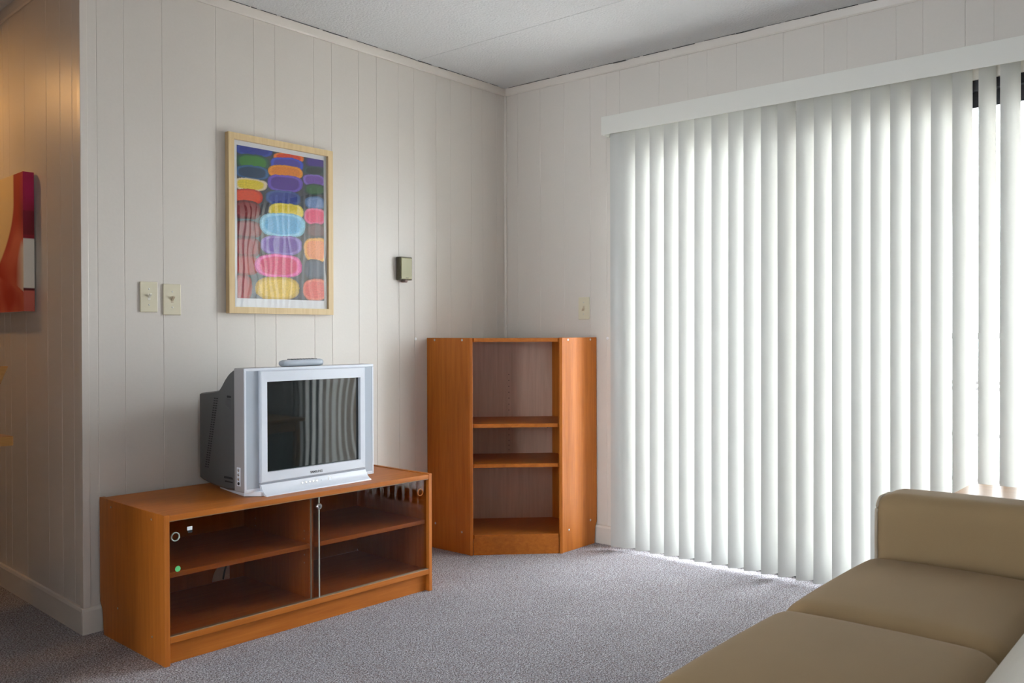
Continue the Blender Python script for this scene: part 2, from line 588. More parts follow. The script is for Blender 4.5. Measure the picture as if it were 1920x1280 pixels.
# walls the camera stands in front of
tag(box('wall_nook_shade', XR, -3.35, -0.66, -0.56, 0, H + 0.012, PAINT), 'unseen beige partition added to shade the dining nook', kind='structure')  # unseen partition, added to keep window light off the nook wall
WX0, WX1, WZ0, WZ1 = -4.35, -3.95, 0.30, 2.10
UZ0, UZ1 = 0.40, 1.70
bm = bmesh.new()
cbox(bm, XR, WX0, YN - 0.1, YN, 0, H + 0.012)
cbox(bm, WX1, 0.13, YN - 0.1, YN, 0, H + 0.012)
cbox(bm, WX0, WX1, YN - 0.1, YN, 0, UZ0)
cbox(bm, WX0, WX1, YN - 0.1, YN, UZ1, H + 0.012)
tag(finish('wall_near', bm, PAINT), 'plain beige wall behind the sofa', kind='structure')
VA, VB = -1.75, -0.75
bm = bmesh.new()
cbox(bm, XR - 0.1, XR, YN - 0.1, VA, 0, H + 0.012)
cbox(bm, XR - 0.1, XR, VB, YF + 0.1, 0, H + 0.012)
cbox(bm, XR - 0.1, XR, VA, VB, 0, WZ0)
cbox(bm, XR - 0.1, XR, VA, VB, WZ1, H + 0.012)
tag(finish('wall_rear', bm, PAINT), 'plain beige wall opposite the sliding door', kind='structure')
tag(box('wall_far', XR, hall_x(YF) + 0.14, YF, YF + 0.1, 0, H + 0.012, PAINT), 'plain beige end wall of the dining nook', kind='structure')

def run(name, p0, p1, prof, mat, label, wob=0.0, n=60):
    """moulding: profile [(offset from the wall, z)] swept from p0 to p1; wob roughens the top edge"""
    p0, p1 = Vector(p0), Vector(p1)
    d = (p1 - p0)
    nrm = Vector((d.y, -d.x, 0)).normalized()
    bm = bmesh.new()
    zt = max(z for _, z in prof)
    rings = []
    for i in range(n + 1):
        q = p0 + d * (i / n)
        k = noise.noise(Vector((i * 0.23, p0.x * 3 + p0.y, 5))) * wob
        k -= abs(noise.noise(Vector((i * 0.9, 3, p0.y)))) * wob
        rings.append([bm.verts.new(q + nrm * o + Vector((0, 0, z + (min(0, k) if abs(z - zt) < 1e-6 else 0)))) for o, z in prof])
    m = len(prof)
    for A, B in zip(rings, rings[1:]):
        for i in range(m):
            bm.faces.new((A[i], B[i], B[(i + 1) % m], A[(i + 1) % m]))
    bm.faces.new(rings[0]); bm.faces.new(list(reversed(rings[-1])))
    return tag(finish(name, bm, mat), label, kind='structure')
crown = [(0.0005, H - 0.040), (0.006, H - 0.040), (0.010, H - 0.034), (0.016, H - 0.012), (0.018, H - 0.001), (0.0005, H - 0.001)]
base = [(0.0005, 0.0), (0.013, 0.0), (0.013, 0.082), (0.009, 0.092), (0.0005, 0.094)]
tr1 = run('trim_1', (-L, 0, 0), (0, 0, 0), crown, TRIMP, 'beige crown moulding over the television wall', 0.008, 90)
tr2 = run('trim_2', (0, 0, 0), (0, YN, 0), crown, TRIMP, 'beige crown moulding over the sliding door wall', 0.008, 150)
run('trim_3', (hall_x(YF), YF, 0), (-L, 0, 0), crown, TRIMP, 'beige crown moulding in the dining nook', 0.003, 90)
run('baseboard_left', (-L - 0.013, 0, 0), (0, 0, 0), base, TRIMP, 'beige baseboard under the television wall', 0, 2)
run('baseboard_right', (0, 0, 0), (0, DY1 + 0.001, 0), base, TRIMP, 'beige baseboard in the corner beside the blinds', 0, 2)
run('baseboard_hall', (hall_x(YF), YF, 0), (-L, 0.0, 0), base, TRIMP, 'beige baseboard in the dining nook', 0, 2)
run('baseboard_near', (0, YN, 0), (XR, YN, 0), base, TRIMP, 'beige baseboard behind the sofa', 0, 2)
def cracks(trim, p0, p1, name='caulk_gap'):
    """broken dark gap between crown moulding and ceiling"""
    p0, p1 = Vector(p0), Vector(p1)
    d = p1 - p0
    Ld = d.length
    d.normalize()
    nrm = Vector((d.y, -d.x, 0))
    bm = bmesh.new()
    t = 0.02
    while t < Ld - 0.05:
        ln = random.uniform(0.02, 0.16)
        a, b = t, min(Ld - 0.02, t + ln)
        h = random.uniform(0.0012, 0.0032)
        q = [p0 + d * x + nrm * o for x, o in ((a, 0.0172), (b, 0.0172), (b, 0.0192), (a, 0.0192))]
        prism(bm, [Vector((v.x, v.y, H - 0.0006 - h)) for v in q], (0, 0, h))
        t = b + random.choice((0.003, 0.006, 0.02, 0.05))
    return finish(name, bm, DARKGAP, trim)
cracks(tr1, (-L, 0, 0), (-0.02, 0, 0))
cracks(tr2, (0, -0.02, 0), (0, YN, 0))
bm = bmesh.new()
tube(bm, [(-0.004, -0.004, 0.09), (-0.004, -0.004, H - 0.04)], 0.009, 12)
tag(finish('trim_4', bm, TRIMP, smooth=True), 'thin quarter round strip in the room corner', kind='structure')
bm = bmesh.new()
prism(bm, [(-L - 0.006, -0.006, 0.093), (-L + 0.020, -0.006, 0.093), (-L + 0.022, -0.0005, 0.093), (-L - 0.0005, -0.0005, 0.093), (-L - 0.0005, 0.020, 0.093), (-L - 0.006, 0.020, 0.093)], (0, 0, H - 0.04 - 0.093), bevel=0.0012)
tag(finish('trim_5', bm, TRIMP), 'beige corner guard on the end of the television wall', kind='structure')

# ------------------------------------------------------------------ sliding glass door and outside
dr = tag(empty('window_1', (0.0, (DY0 + DY1) / 2, 0)), 'dark framed sliding glass door behind the blinds', kind='structure')
W = dict(world=True)
box('door_frame', 0.012, 0.128, DY0, DY0 + 0.05, 0, DZ, BRONZE, dr, 0.002, **W)
box('door_frame', 0.012, 0.128, DY1 - 0.03, DY1, 0, DZ, BRONZE, dr, 0.002, **W)
box('door_head', 0.012, 0.128, DY0 + 0.05, DY1 - 0.05, DZ - 0.04, DZ, BRONZE, dr, 0.002, **W)
box('door_sill', 0.012, 0.128, DY0 + 0.05, DY1 - 0.05, 0.0, 0.025, BRONZE, dr, 0.002, **W)
mid = -1.68
for x, a, b in ((0.04, DY0 + 0.05, mid + 0.03), (0.085, mid - 0.03, DY1 - 0.03)):
    bm = bmesh.new()
    cbox(bm, x, x + 0.03, a, a + 0.055, 0.025, DZ - 0.04, 0.002)
    cbox(bm, x, x + 0.03, b - 0.055, b, 0.025, DZ - 0.04, 0.002)
    cbox(bm, x, x + 0.03, a + 0.055, b - 0.055, 0.025, 0.075, 0.002)
    cbox(bm, x, x + 0.03, a + 0.055, b - 0.055, DZ - 0.10, DZ - 0.04, 0.002)
    sash = finish('door_sash', bm, BRONZE, dr, world=True)
    box('pane', x + 0.012, x + 0.018, a + 0.05, b - 0.05, 0.07, DZ - 0.095, CLEAR, sash, world=True)

def fill_window(name, label, a0, a1, along, plane, z0, z1):
    """added fill window: frame and two panes in an opening of a wall"""
    loc = ((a0 + a1) / 2, plane, z0) if along == 'x' else (plane, (a0 + a1) / 2, z0)
    w = tag(empty(name, loc), label, kind='structure')
    wm = (a0 + a1) / 2
    B = (lambda bm, a, b, t0, t1, c, d, bv: cbox(bm, a, b, plane - t1, plane - t0, c, d, bv, 1)) if along == 'x' else (lambda bm, a, b, t0, t1, c, d, bv: cbox(bm, plane - t1, plane - t0, a, b, c, d, bv, 1))
    bm = bmesh.new()
    for a, b, c, d in ((a0, a0 + 0.04, z0, z1), (a1 - 0.04, a1, z0, z1), (a0 + 0.04, a1 - 0.04, z0, z0 + 0.04), (a0 + 0.04, a1 - 0.04, z1 - 0.04, z1), (wm - 0.02, wm + 0.02, z0 + 0.04, z1 - 0.04)):
        B(bm, a, b, 0.02, 0.07, c, d, 0.002)
    wf = finish('window_frame', bm, TRIMP, w, world=True)
    for a, b in ((a0 + 0.04, wm - 0.02), (wm + 0.02, a1 - 0.04)):
        bm = bmesh.new()
        B(bm, a, b, 0.042, 0.048, z0 + 0.04, z1 - 0.04, 0)
        finish('pane', bm, CLEAR, wf, world=True)
fill_window('fill_window_2', 'narrow added fill window in the wall behind the sofa', WX0, WX1, 'x', YN, UZ0, UZ1)  # unseen window, added for fill light and bookcase sheen
fill_window('fill_window_3', 'tall added fill window in the wall opposite the sliding door', VA, VB, 'y', XR, WZ0, WZ1)  # unseen window, added to brighten the sliding door wall
tag(box('balcony_slab', 0.13, 1.75, -5.2, 1.4, -0.12, -0.02, CONC), 'pale concrete balcony slab outside the sliding door', kind='structure')
tag(box('eave', 0.13, 1.35, -5.2, 1.4, H + 0.08, H + 0.2, SOFFIT), 'eave over the balcony outside', kind='structure')
tag(box('wall_slat_shade', 0.13, 1.60, -3.16, -3.04, -0.02, H + 0.08, BRICKP), 'unseen brown wall added to shade the blind outside the sliding door', kind='structure')  # unseen wall, added to block slanting daylight from the slats
tag(box('ground', 0.13, 60, -40, 40, -0.6, -0.5, CONC), 'pale paved ground beyond the balcony', kind='structure')
rl = empty('balcony_railing', (1.65, -1.9, -0.02), 0, 'grey balcony railing with horizontal bars outside the sliding door', 'railing')
for y in (-5.0, -3.5, -2.0, -0.5, 1.0):
    box('railing_post', 1.625, 1.675, y - 0.025, y + 0.025, -0.02, 1.04, RAILM, rl, 0.003, **W)
for z, hh in ((1.04, 0.035), (0.79, 0.018), (0.755, 0.018), (0.50, 0.018), (0.25, 0.018), (0.08, 0.018)):
    box('railing_bar', 1.635, 1.665, -5.1, 1.3, z, z + hh, RAILM, rl, 0.002, **W)

# ------------------------------------------------------------------ vertical blind
vb = empty('vertical_blind', (-0.06, -1.85, 0), 0, 'white vertical vinyl blind with cream valance covering the sliding door', 'blind')
VY0, VY1 = -0.7246, -3.02
bm = bmesh.new()
prism(bm, [(-0.1134, VY0, 2.0608), (-0.1134, VY0, 2.1505), (-0.0008, VY0, 2.1505), (-0.0008, VY0, 2.144), (-0.108, VY0, 2.144), (-0.108, VY0, 2.0608)], (0, VY1 - VY0, 0), bevel=0.001, seg=1)
cbox(bm, -0.108, -0.0008, VY0 - 0.005, VY0, 2.0608, 2.144)
finish('valance', bm, VAL, vb, world=True)
box('headrail', -0.085, -0.045, VY0 - 0.03, VY1 + 0.03, 2.098, 2.138, CARRIER, vb, 0.003, **W)
slat_left = [-0.761, -0.824, -0.904, -0.985, -1.064, -1.144, -1.225, -1.312, -1.394, -1.471, -1.552, -1.63, -1.711, -1.787,
             -1.866, -1.945, -2.022, -2.1, -2.175, -2.249, -2.327, -2.416, -2.489, -2.572, -2.652, -2.732, -2.812, -2.89]
SW, ST, SB = 0.089, 2.085, 0.016
bm = bmesh.new()
cols = []
NS = 12
for i in range(NS + 1):
    t = i / NS
    s = (t - 0.5) * SW
    b = 0.009 * (1 - (2 * t - 1) ** 2)          # bowed towards the room
    rows = [bm.verts.new((b, s, z)) for z in [SB + (ST - SB) * k / 8 for k in range(9)]]
    cols.append(rows)
for A, B in zip(cols, cols[1:]):
    for k in range(8):
        bm.faces.new((A[k], A[k + 1], B[k + 1], B[k]))
slat0 = finish('slat', bm, SLAT, vb, smooth=True)
bm = bmesh.new()
cbox(bm, -0.003, 0.003, -0.012, 0.012, 2.068, 2.10, 0.0015, 1)
car0 = finish('carrier', bm, CARRIER, vb)
vloc = vb.location
for i, y in enumerate(slat_left):
    th = math.radians((50 if i < 14 else 47) + random.uniform(-2, 2))
    if i == 0: th = math.radians(25)
    elif i == 11: th = math.radians(53)
    elif i in (20, 22): th = math.radians(52)
    elif i == 21: th = math.radians(60)
    elif i > 22: th = math.radians(52)
    o = slat0 if i == 0 else slat0.copy()
    if i: COL.objects.link(o)
    o.parent = vb
    # local +y end of the slat is its corner-side edge, nearest the room
    cx = -0.1 + 0.5 * SW * math.sin(th) + 0.012
    cy = y - 0.5 * SW * math.cos(th)
    # direction from the slat centre to its corner-side edge
    ex, ey = -math.sin(th), math.cos(th)
    rz = math.atan2(-ex, ey)
    o.location = (cx - vloc.x, cy - vloc.y, 0)
    o.rotation_euler = (random.uniform(-0.0012, 0.0012), random.uniform(-0.0012, 0.0012), rz)
    o.scale = (-1, 1, 1)
    c = car0 if i == 0 else car0.copy()
    if i: COL.objects.link(c)
    c.parent = vb
    c.location = o.location
    c.rotation_euler = (0, 0, rz)

# ------------------------------------------------------------------ low cabinet under the television
CW, CDp, CHt, T = 1.163, 0.497, 0.492, 0.018
cab = empty('tv_cabinet', (-2.310, -0.529, 0), -0.0396, 'low cherry wood cabinet with smoked sliding glass doors under the television', 'cabinet')
def side_panel(x0, x1):
    bm = bmesh.new()
    prism(bm, [(x0, 0, 0), (x0, CDp - 0.03, 0), (x0, CDp - 0.022, 0.09), (x0, CDp, 0.115), (x0, CDp, CHt), (x0, 0, CHt)], (x1 - x0, 0, 0), bevel=0.0012, seg=1)
    return finish('side_panel', bm, WOOD['z'], cab)
spL = side_panel(0, T)
spR = side_panel(CW - T, CW)
for sp, x, dx in ((spL, 0, -1), (spR, CW, 1)):
    for y, z in ((0.09, 0.468), (0.40, 0.468), (0.09, 0.08), (0.35, 0.12)):
        disc('screw', (x, y, z), (dx, 0, 0), 0.0035, 0.0012, SCREWM, sp, 12)
box('top_panel', T, CW - T, 0.001, CDp, CHt - 0.021, CHt - 0.003, WOOD['x'], cab, 0.0012)
box('bottom_panel', T, CW - T, 0.001, CDp - 0.0125, 0.072, 0.092, WOOD['x'], cab, 0.0012)
box('plinth', T, CW - T, 0.022, 0.04, 0.0, 0.072, WOOD['x'], cab, 0.001)
box('divider', 0.5725, 0.5905, 0.028, CDp - 0.01, 0.092, CHt - 0.021, WOOD['z'], cab, 0.001)
bp_ = box('back_panel', T, CW - T, CDp - 0.012, CDp - 0.006, 0.092, CHt - 0.021, WOOD['z'], cab)
box('shelf', T + 0.001, 0.5720, 0.0235, CDp - 0.013, 0.280, 0.297, WOOD['x'], cab, 0.001)
box('shelf', 0.5910, CW - T - 0.001, 0.0235, CDp - 0.013, 0.280, 0.297, WOOD['x'], cab, 0.001)
# sliding doors, left one in the front track
for nm, x0, x1, y in (('l', T + 0.001, 0.602, 0.0045), ('r', 0.572, CW - T - 0.001, 0.0155)):
    gd = box('glass_door', x0, x1, y, y + 0.005, 0.0945, CHt - 0.023, SMOKED, cab)
    ring_x = 0.040 if nm == 'l' else 1.112
    bm = bmesh.new()
    R, rr = 0.0135, 0.0022
    rings = []
    for i in range(28):
        a = 2 * math.pi * i / 28
        rings.append([bm.verts.new((ring_x + (R + rr * math.cos(b)) * math.cos(a), y + 0.0018 + 1.6 * rr * math.sin(b), 0.417 + (R + rr * math.cos(b)) * math.sin(a))) for b in [2 * math.pi * k / 8 for k in range(8)]])
    for i in range(28):
        A, B = rings[i], rings[(i + 1) % 28]
        for k in range(8):
            bm.faces.new((A[k], B[k], B[(k + 1) % 8], A[(k + 1) % 8]))
    tag(finish('finger_hole', bm, GLEDGE if nm == 'l' else WOOD['z'], gd, smooth=True), 'round finger pull ring in the glass')
    if nm == 'l':
        box('glass_edge', x1 - 0.0022, x1 + 0.0006, y - 0.0004, y + 0.0054, 0.0945, CHt - 0.023, GLEDGE, gd)
        tag(disc('sticker', (0.047, y - 0.0002, 0.311), (0, -1, 0), 0.0095, 0.0004, GREENS, gd, 24), 'round green sticker')
        bm = bmesh.new()
        cbox(bm, 0.080, 0.098, y - 0.0009, y - 0.0002, 0.431, 0.443)
        tag(finish('paper_tag', bm, WHITEP, gd), 'small white paper tag')
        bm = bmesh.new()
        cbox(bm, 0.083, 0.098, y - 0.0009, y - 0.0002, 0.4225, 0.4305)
        finish('tag_shadow', bm, SHELLD, gd)  # dark strip drawn as the shadow under the tag
        bm = bmesh.new()
        lathe(bm, (0.596, y - 0.0002, 0.436), (0, -1, 0), [(0, 0), (0.0125, 0), (0.0125, 0.006), (0.010, 0.010), (0, 0.010)], 24)
        lk = tag(finish('lock', bm, CHROME, gd, smooth=True), 'chrome cylinder lock')
    else:
        box('glass_edge', x0 - 0.0006, x0 + 0.0022, y - 0.0004, y + 0.0054, 0.0945, CHt - 0.023, GLEDGE, gd)
box('keyhole', 0.5945, 0.5975, -0.0064, -0.0054, 0.4315, 0.4405, SHELLD, cab)
for z0, z1, nm in ((0.092, 0.0945, 'bottom_track'), (CHt - 0.0235, CHt - 0.021, 'top_track')):
    tag(box(nm, T, CW - T, 0.003, 0.022, z0, z1, plain('track_grey_brown', (0.32, 0.22, 0.13), 0.3), cab, 0.0006, 1))
# cable cut-out as a white patch for lit wall behind, lower left compartment
bm = bmesh.new()
arc = [(0.505 - 0.075 * math.cos(a), CDp - 0.0135, 0.096 + 0.075 * math.sin(a)) for a in [math.pi / 2 * k / 12 for k in range(13)]]
prism(bm, [(0.505, CDp - 0.0135, 0.096)] + arc, (0, -0.0012, 0))
tag(finish('cutout_lit_patch', bm, WHITEP, bp_), 'white quarter round patch for the lit wall behind the cut-out')
bm = bmesh.new()
tube(bm, [(0.474, CDp - 0.018, 0.100), (0.480, CDp - 0.019, 0.13), (0.494, CDp - 0.018, 0.170)], 0.0035)
finish('cable', bm, BLACK, bp_, smooth=True)
for x in (0.5720, 0.5910):
    for z in (0.22, 0.25, 0.31, 0.34):
        for y in (0.06, 0.40):
            disc('peg_hole', (x + (0.0004 if x < 0.58 else -0.0004), y, z), (-1 if x < 0.58 else 1, 0, 0), 0.0024, 0.0005, SCREWM, cab, 8)

# ------------------------------------------------------------------ television
tv = empty('television', (-1.660, -0.450, 0.4895), -0.012, 'silver tube television standing on the low cabinet', 'television')
hw = 0.299
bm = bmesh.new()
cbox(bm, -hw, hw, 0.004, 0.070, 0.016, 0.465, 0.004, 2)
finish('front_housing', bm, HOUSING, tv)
# rear shell: sections along depth (half width, z bottom, z top)
secs = [(0.066, hw - 0.004, 0.016, 0.463), (0.085, hw - 0.006, 0.014, 0.459), (0.115, hw - 0.009, 0.012, 0.446), (0.145, hw - 0.011, 0.011, 0.424),
        (0.175, hw - 0.014, 0.012, 0.397), (0.200, hw - 0.016, 0.013, 0.378), (0.26, hw - 0.019, 0.016, 0.371), (0.350, hw - 0.025, 0.028, 0.362)]
bm = bmesh.new()
rings = []
for y, w, z0, z1 in secs:
    ch = 0.010
    pr = [(-w, z0 + ch), (-w, z1 - ch * 0.5), (-w + ch, z1), (w - ch, z1), (w, z1 - ch * 0.5), (w, z0 + ch), (w - ch, z0), (-w + ch, z0)]
    rings.append([bm.verts.new((a, y, b)) for a, b in pr])
for A, B in zip(rings, rings[1:]):
    for i in range(8):
        bm.faces.new((A[i], B[i], B[(i + 1) % 8], A[(i + 1) % 8]))
bm.faces.new(rings[0]); bm.faces.new(list(reversed(rings[-1])))
sh = finish('rear_shell', bm, SHELL, tv, smooth=True, angle=20)
# feet / stand under the shell
bm = bmesh.new()
prism(bm, [(-0.285, 0.03, 0.0), (-0.245, -0.02, 0.0), (0.245, -0.02, 0.0), (0.285, 0.03, 0.0), (0.25, 0.25, 0.0), (-0.25, 0.25, 0.0)], (0, 0, 0.0175), bevel=0.002)
finish('base', bm, SILVER2, tv)
# side handle recess and vents
for sx in (-1, 1):
    bm = bmesh.new()
    prism(bm, [(sx * 0.2875, 0.090, 0.345), (sx * 0.2875, 0.135, 0.352), (sx * 0.2875, 0.140, 0.325), (sx * 0.2875, 0.095, 0.305)], (sx * 0.004, 0, 0), bevel=0.0015, seg=1)
    finish('handle_recess', bm, SHELL, sh)
    box('handle_shadow', sx * 0.286, sx * 0.2915, 0.088, 0.130, 0.354, 0.362, SHELLD, sh, 0.001, 1)  # dark bar standing in for the shadow over the handle
    bm = bmesh.new()
    for k in range(30):
        t = k / 29
        z = 0.345 - t * 0.265
        y = 0.205 + t * 0.075
        w = hw - 0.0157 - max(0, y - 0.20) * 0.062
        for dy in (0, 0.017):
            ww = w - dy * 0.062
            cbox(bm, sx * (ww - 0.004), sx * (ww + 0.0006), y + dy, y + dy + 0.011, z, z + 0.0042)
    finish('vent_slots', bm, SHELLD, sh)
    bm = bmesh.new()
    cbox(bm, sx * (hw - 0.016), sx * (hw - 0.0065), 0.074, 0.150, 0.055, 0.063, 0.001, 1)
    cbox(bm, sx * (hw - 0.016), sx * (hw - 0.0065), 0.074, 0.145, 0.042, 0.047, 0.001, 1)
    finish('side_rib', bm, SHELLD, sh)
# front: outer rim, speaker cloths, centre bezel, skirt
bm = bmesh.new()
cbox(bm, -hw, hw, 0.0, 0.006, 0.455, 0.465, 0.001, 1)
cbox(bm, -hw, -hw + 0.007, 0.0, 0.006, 0.016, 0.455, 0.001, 1)
cbox(bm, hw - 0.007, hw, 0.0, 0.006, 0.016, 0.455, 0.001, 1)
cbox(bm, -hw + 0.007, -0.236, 0.0, 0.006, 0.016, 0.028, 0.001, 1)
cbox(bm, 0.243, hw - 0.007, 0.0, 0.006, 0.016, 0.028, 0.001, 1)
finish('front_rim', bm, SILVER2, tv)
box('speaker_grille', -hw + 0.007, -0.241, 0.001, 0.006, 0.028, 0.455, GRILLE, tv)
box('speaker_grille', 0.248, hw - 0.007, 0.001, 0.006, 0.028, 0.455, GRILLE, tv)
def frame_mesh(bm, x0, x1, z0, z1, ix0, ix1, iz0, iz1, yf, yb, yi):
    """bezel: front ring at yf, bevel to the inner edge at yi"""
    o = [(x0, z0), (x1, z0), (x1, z1), (x0, z1)]
    i = [(ix0, iz0), (ix1, iz0), (ix1, iz1), (ix0, iz1)]
    ch = 0.004
    c0 = [(x0 + ch, z0 + ch), (x1 - ch, z0 + ch), (x1 - ch, z1 - ch), (x0 + ch, z1 - ch)]
    R = [[bm.verts.new((a, y, b)) for a, b in pts] for pts, y in ((o, yb), (o, yf + ch), (c0, yf), (i, yf + 0.001), (i, yi))]
    for A, B in zip(R, R[1:]):
        for k in range(4):
            bm.faces.new((A[k], A[(k + 1) % 4], B[(k + 1) % 4], B[k]))
bm = bmesh.new()
frame_mesh(bm, -0.240, 0.247, 0.046, 0.455, -0.212, 0.222, 0.083, 0.414, -0.012, 0.004, 0.006)
bz = finish('screen_bezel', bm, SILVER, tv)
bm = bmesh.new()
n = 16
g = [[bm.verts.new((-0.216 + 0.442 * i / n, 0.0030 - 0.0009 * (1 - (2 * i / n - 1) ** 2) * (1 - (2 * j / n - 1) ** 2), 0.079 + 0.339 * j / n)) for j in range(n + 1)] for i in range(n + 1)]
for i in range(n):
    for j in range(n):
        bm.faces.new((g[i][j], g[i + 1][j], g[i + 1][j + 1], g[i][j + 1]))
finish('screen', bm, SCREEN, tv, smooth=True)
box('bezel_groove', -0.2385, 0.2455, -0.0095, 0.004, 0.0405, 0.0465, plain('groove_grey', (0.30, 0.33, 0.38), 0.4), tv)
# skirt: curved profile, sweeping forward to the cabinet
prof = [(-0.006, 0.041), (-0.0105, 0.040), (-0.0125, 0.034), (-0.015, 0.026), (-0.021, 0.016), (-0.031, 0.007), (-0.038, 0.0045), (-0.040, 0.0), (0.0, 0.0), (0.0, 0.041)]
bm = bmesh.new()
ra = [bm.verts.new((-0.240 + 0.006 * (0.041 - z) / 0.041, y, z)) for y, z in prof]
rb = [bm.verts.new((0.247 + 0.006 * (0.041 - z) / 0.041, y, z)) for y, z in prof]
m_ = len(prof)
for i in range(m_):
    bm.faces.new((ra[i], rb[i], rb[(i + 1) % m_], ra[(i + 1) % m_]))
bm.faces.new(ra); bm.faces.new(list(reversed(rb)))
sk = finish('control_skirt', bm, SILVER2, tv, smooth=True, angle=40)
for k in range(5):
    disc('button', (-0.0635 + k * 0.0167, -0.0135, 0.0255), (0, -1, 0.35), 0.0042, 0.004, CHROME, sk, 14)
disc('indicator', (0.0245, -0.0138, 0.025), (0, -1, 0.35), 0.0016, 0.0022, SHELLD, sk, 10)
disc('power_button', (0.0655, -0.0135, 0.0255), (0, -1, 0.35), 0.0078, 0.0035, SILVER, sk, 20)
bm = bmesh.new()
lathe(bm, (0.0655, -0.0130, 0.0255), (0, -1, 0.35), [(0.0078, 0), (0.0094, 0), (0.0094, 0.0028), (0.0078, 0.0028), (0.0078, 0)], 20)
finish('button_ring', bm, CHROME, sk, smooth=True)
textmesh('logo', 'SAMSUNG', 0.0125, DKTEXT, bz, Matrix.Translation((0.005, -0.0118, 0.0605)) @ Matrix.Rotation(math.pi / 2, 4, 'X'))
# side sockets on the left flank
bm = bmesh.new()
cbox(bm, -hw - 0.0012, -hw + 0.002, 0.028, 0.052, 0.038, 0.106, 0.001, 1)
av = finish('side_socket_plate', bm, SILVER2, tv)
for k in range(4):
    disc('socket', (-hw - 0.0011, 0.038, 0.048 + k * 0.016), (-1, 0, 0), 0.0055, 0.003, SHELLD if k == 0 else CHROME, av, 14)

# remote control lying on the television
rm = empty('remote_control', (-1.679, -0.402, 0.9545), 0.02, 'grey remote control lying on top of the television', 'remote control')
bm = bmesh.new()
pillow(bm, -0.093, 0.093, -0.024, 0.024, 0.0, 0.027, 0.0115, 10)
for v in bm.verts:
    if v.co.z > 0.014:
        v.co.z -= 0.003 * (v.co.x - 0.093) ** 2 / 0.0346
finish('remote_body', bm, GREYR, rm, smooth=True)
bm = bmesh.new()
for i in range(9):
    for j in range(3):
        cbox(bm, -0.055 + i * 0.014, -0.047 + i * 0.014, -0.015 + j * 0.012, -0.008 + j * 0.012, 0.022, 0.0285, 0.001, 1)
finish('remote_keys', bm, GREYD, rm)
box('remote_window', -0.0915, -0.088, -0.012, 0.012, 0.006, 0.014, SHELLD, rm, 0.001, 1)

# ------------------------------------------------------------------ corner bookcase
A_, B_, BH = 0.619, 0.306, 1.057
OFF = 0.004
bk = empty('corner_bookcase', (-0.36, -0.36, 0), 0, 'cherry wood corner bookcase with two open shelves beside the blinds', 'bookcase')
P0 = Vector((-A_, -B_, 0)); P1 = Vector((-B_, -A_, 0))
FD = (P1 - P0).normalized()
FN = Vector((-1, -1, 0)).normalized()            # out of the front
TH = 0.016
def side(pts, vec, name='side_panel'):
    bm = bmesh.new()
    prism(bm, pts, vec, bevel=0.001, seg=1)
    return finish(name, bm, WOOD['z'], bk, world=True)
bL = side([(-A_, -B_, 0), (-A_, -0.026, 0), (-A_, -0.018, 0.088), (-A_, -OFF, 0.112), (-A_, -OFF, BH), (-A_, -B_, BH)], (TH, 0, 0))
bR = side([(-B_, -A_, 0), (-0.026, -A_, 0), (-0.018, -A_, 0.088), (-OFF, -A_, 0.112), (-OFF, -A_, BH), (-B_, -A_, BH)], (0, TH, 0))
def plan(inset, back=0.0):
    """hexagon of a shelf inside the sides"""
    f0 = P0 + FD * 0.017 - FN * inset
    f1 = P1 - FD * 0.017 - FN * inset
    k = 0.024 + back
    return [Vector((-A_ + TH, -B_ + 0.004 + inset, 0)), f0, f1, Vector((-B_ + 0.004 + inset, -A_ + TH, 0)), Vector((-k, -A_ + TH, 0)), Vector((-k, -0.345, 0)), Vector((-0.345, -k, 0)), Vector((-A_ + TH, -k, 0))]
def slab(name, z0, z1, inset, grain='x'):
    bm = bmesh.new()
    prism(bm, [(p.x, p.y, z0) for p in plan(inset)], (0, 0, z1 - z0))
    return finish(name, bm, WOOD[grain], bk, world=True)
slab('top_panel', BH - 0.020, BH - 0.002, 0.002)
slab('shelf', 0.619, 0.637, 0.012)
slab('shelf', 0.424, 0.442, 0.012)
slab('bottom_panel', 0.080, 0.098, 0.002)
# front plinth
bm = bmesh.new()
q0, q1 = P0 + FD * 0.012 - FN * 0.006, P1 - FD * 0.012 - FN * 0.006
prism(bm, [q0, q1, q1 - FN * 0.016, q0 - FN * 0.016], (0, 0, 0.080), bevel=0.0008, seg=1)
finish('plinth', bm, WOOD['x'], bk, world=True)
# front stiles: visible edges of the side panels, mitred towards the front
for p, d in ((P0, 1), (P1, -1)):
    bm = bmesh.new()
    a = p - FD * d * 0.0055
    b = p + FD * d * 0.0085
    prism(bm, [a + FN * 0.0005, b + FN * 0.0005, b - FN * 0.013, a - FN * 0.004], (0, 0, BH), bevel=0.0006, seg=1)
    finish('front_edge', bm, WOOD['z'], bk, world=True)
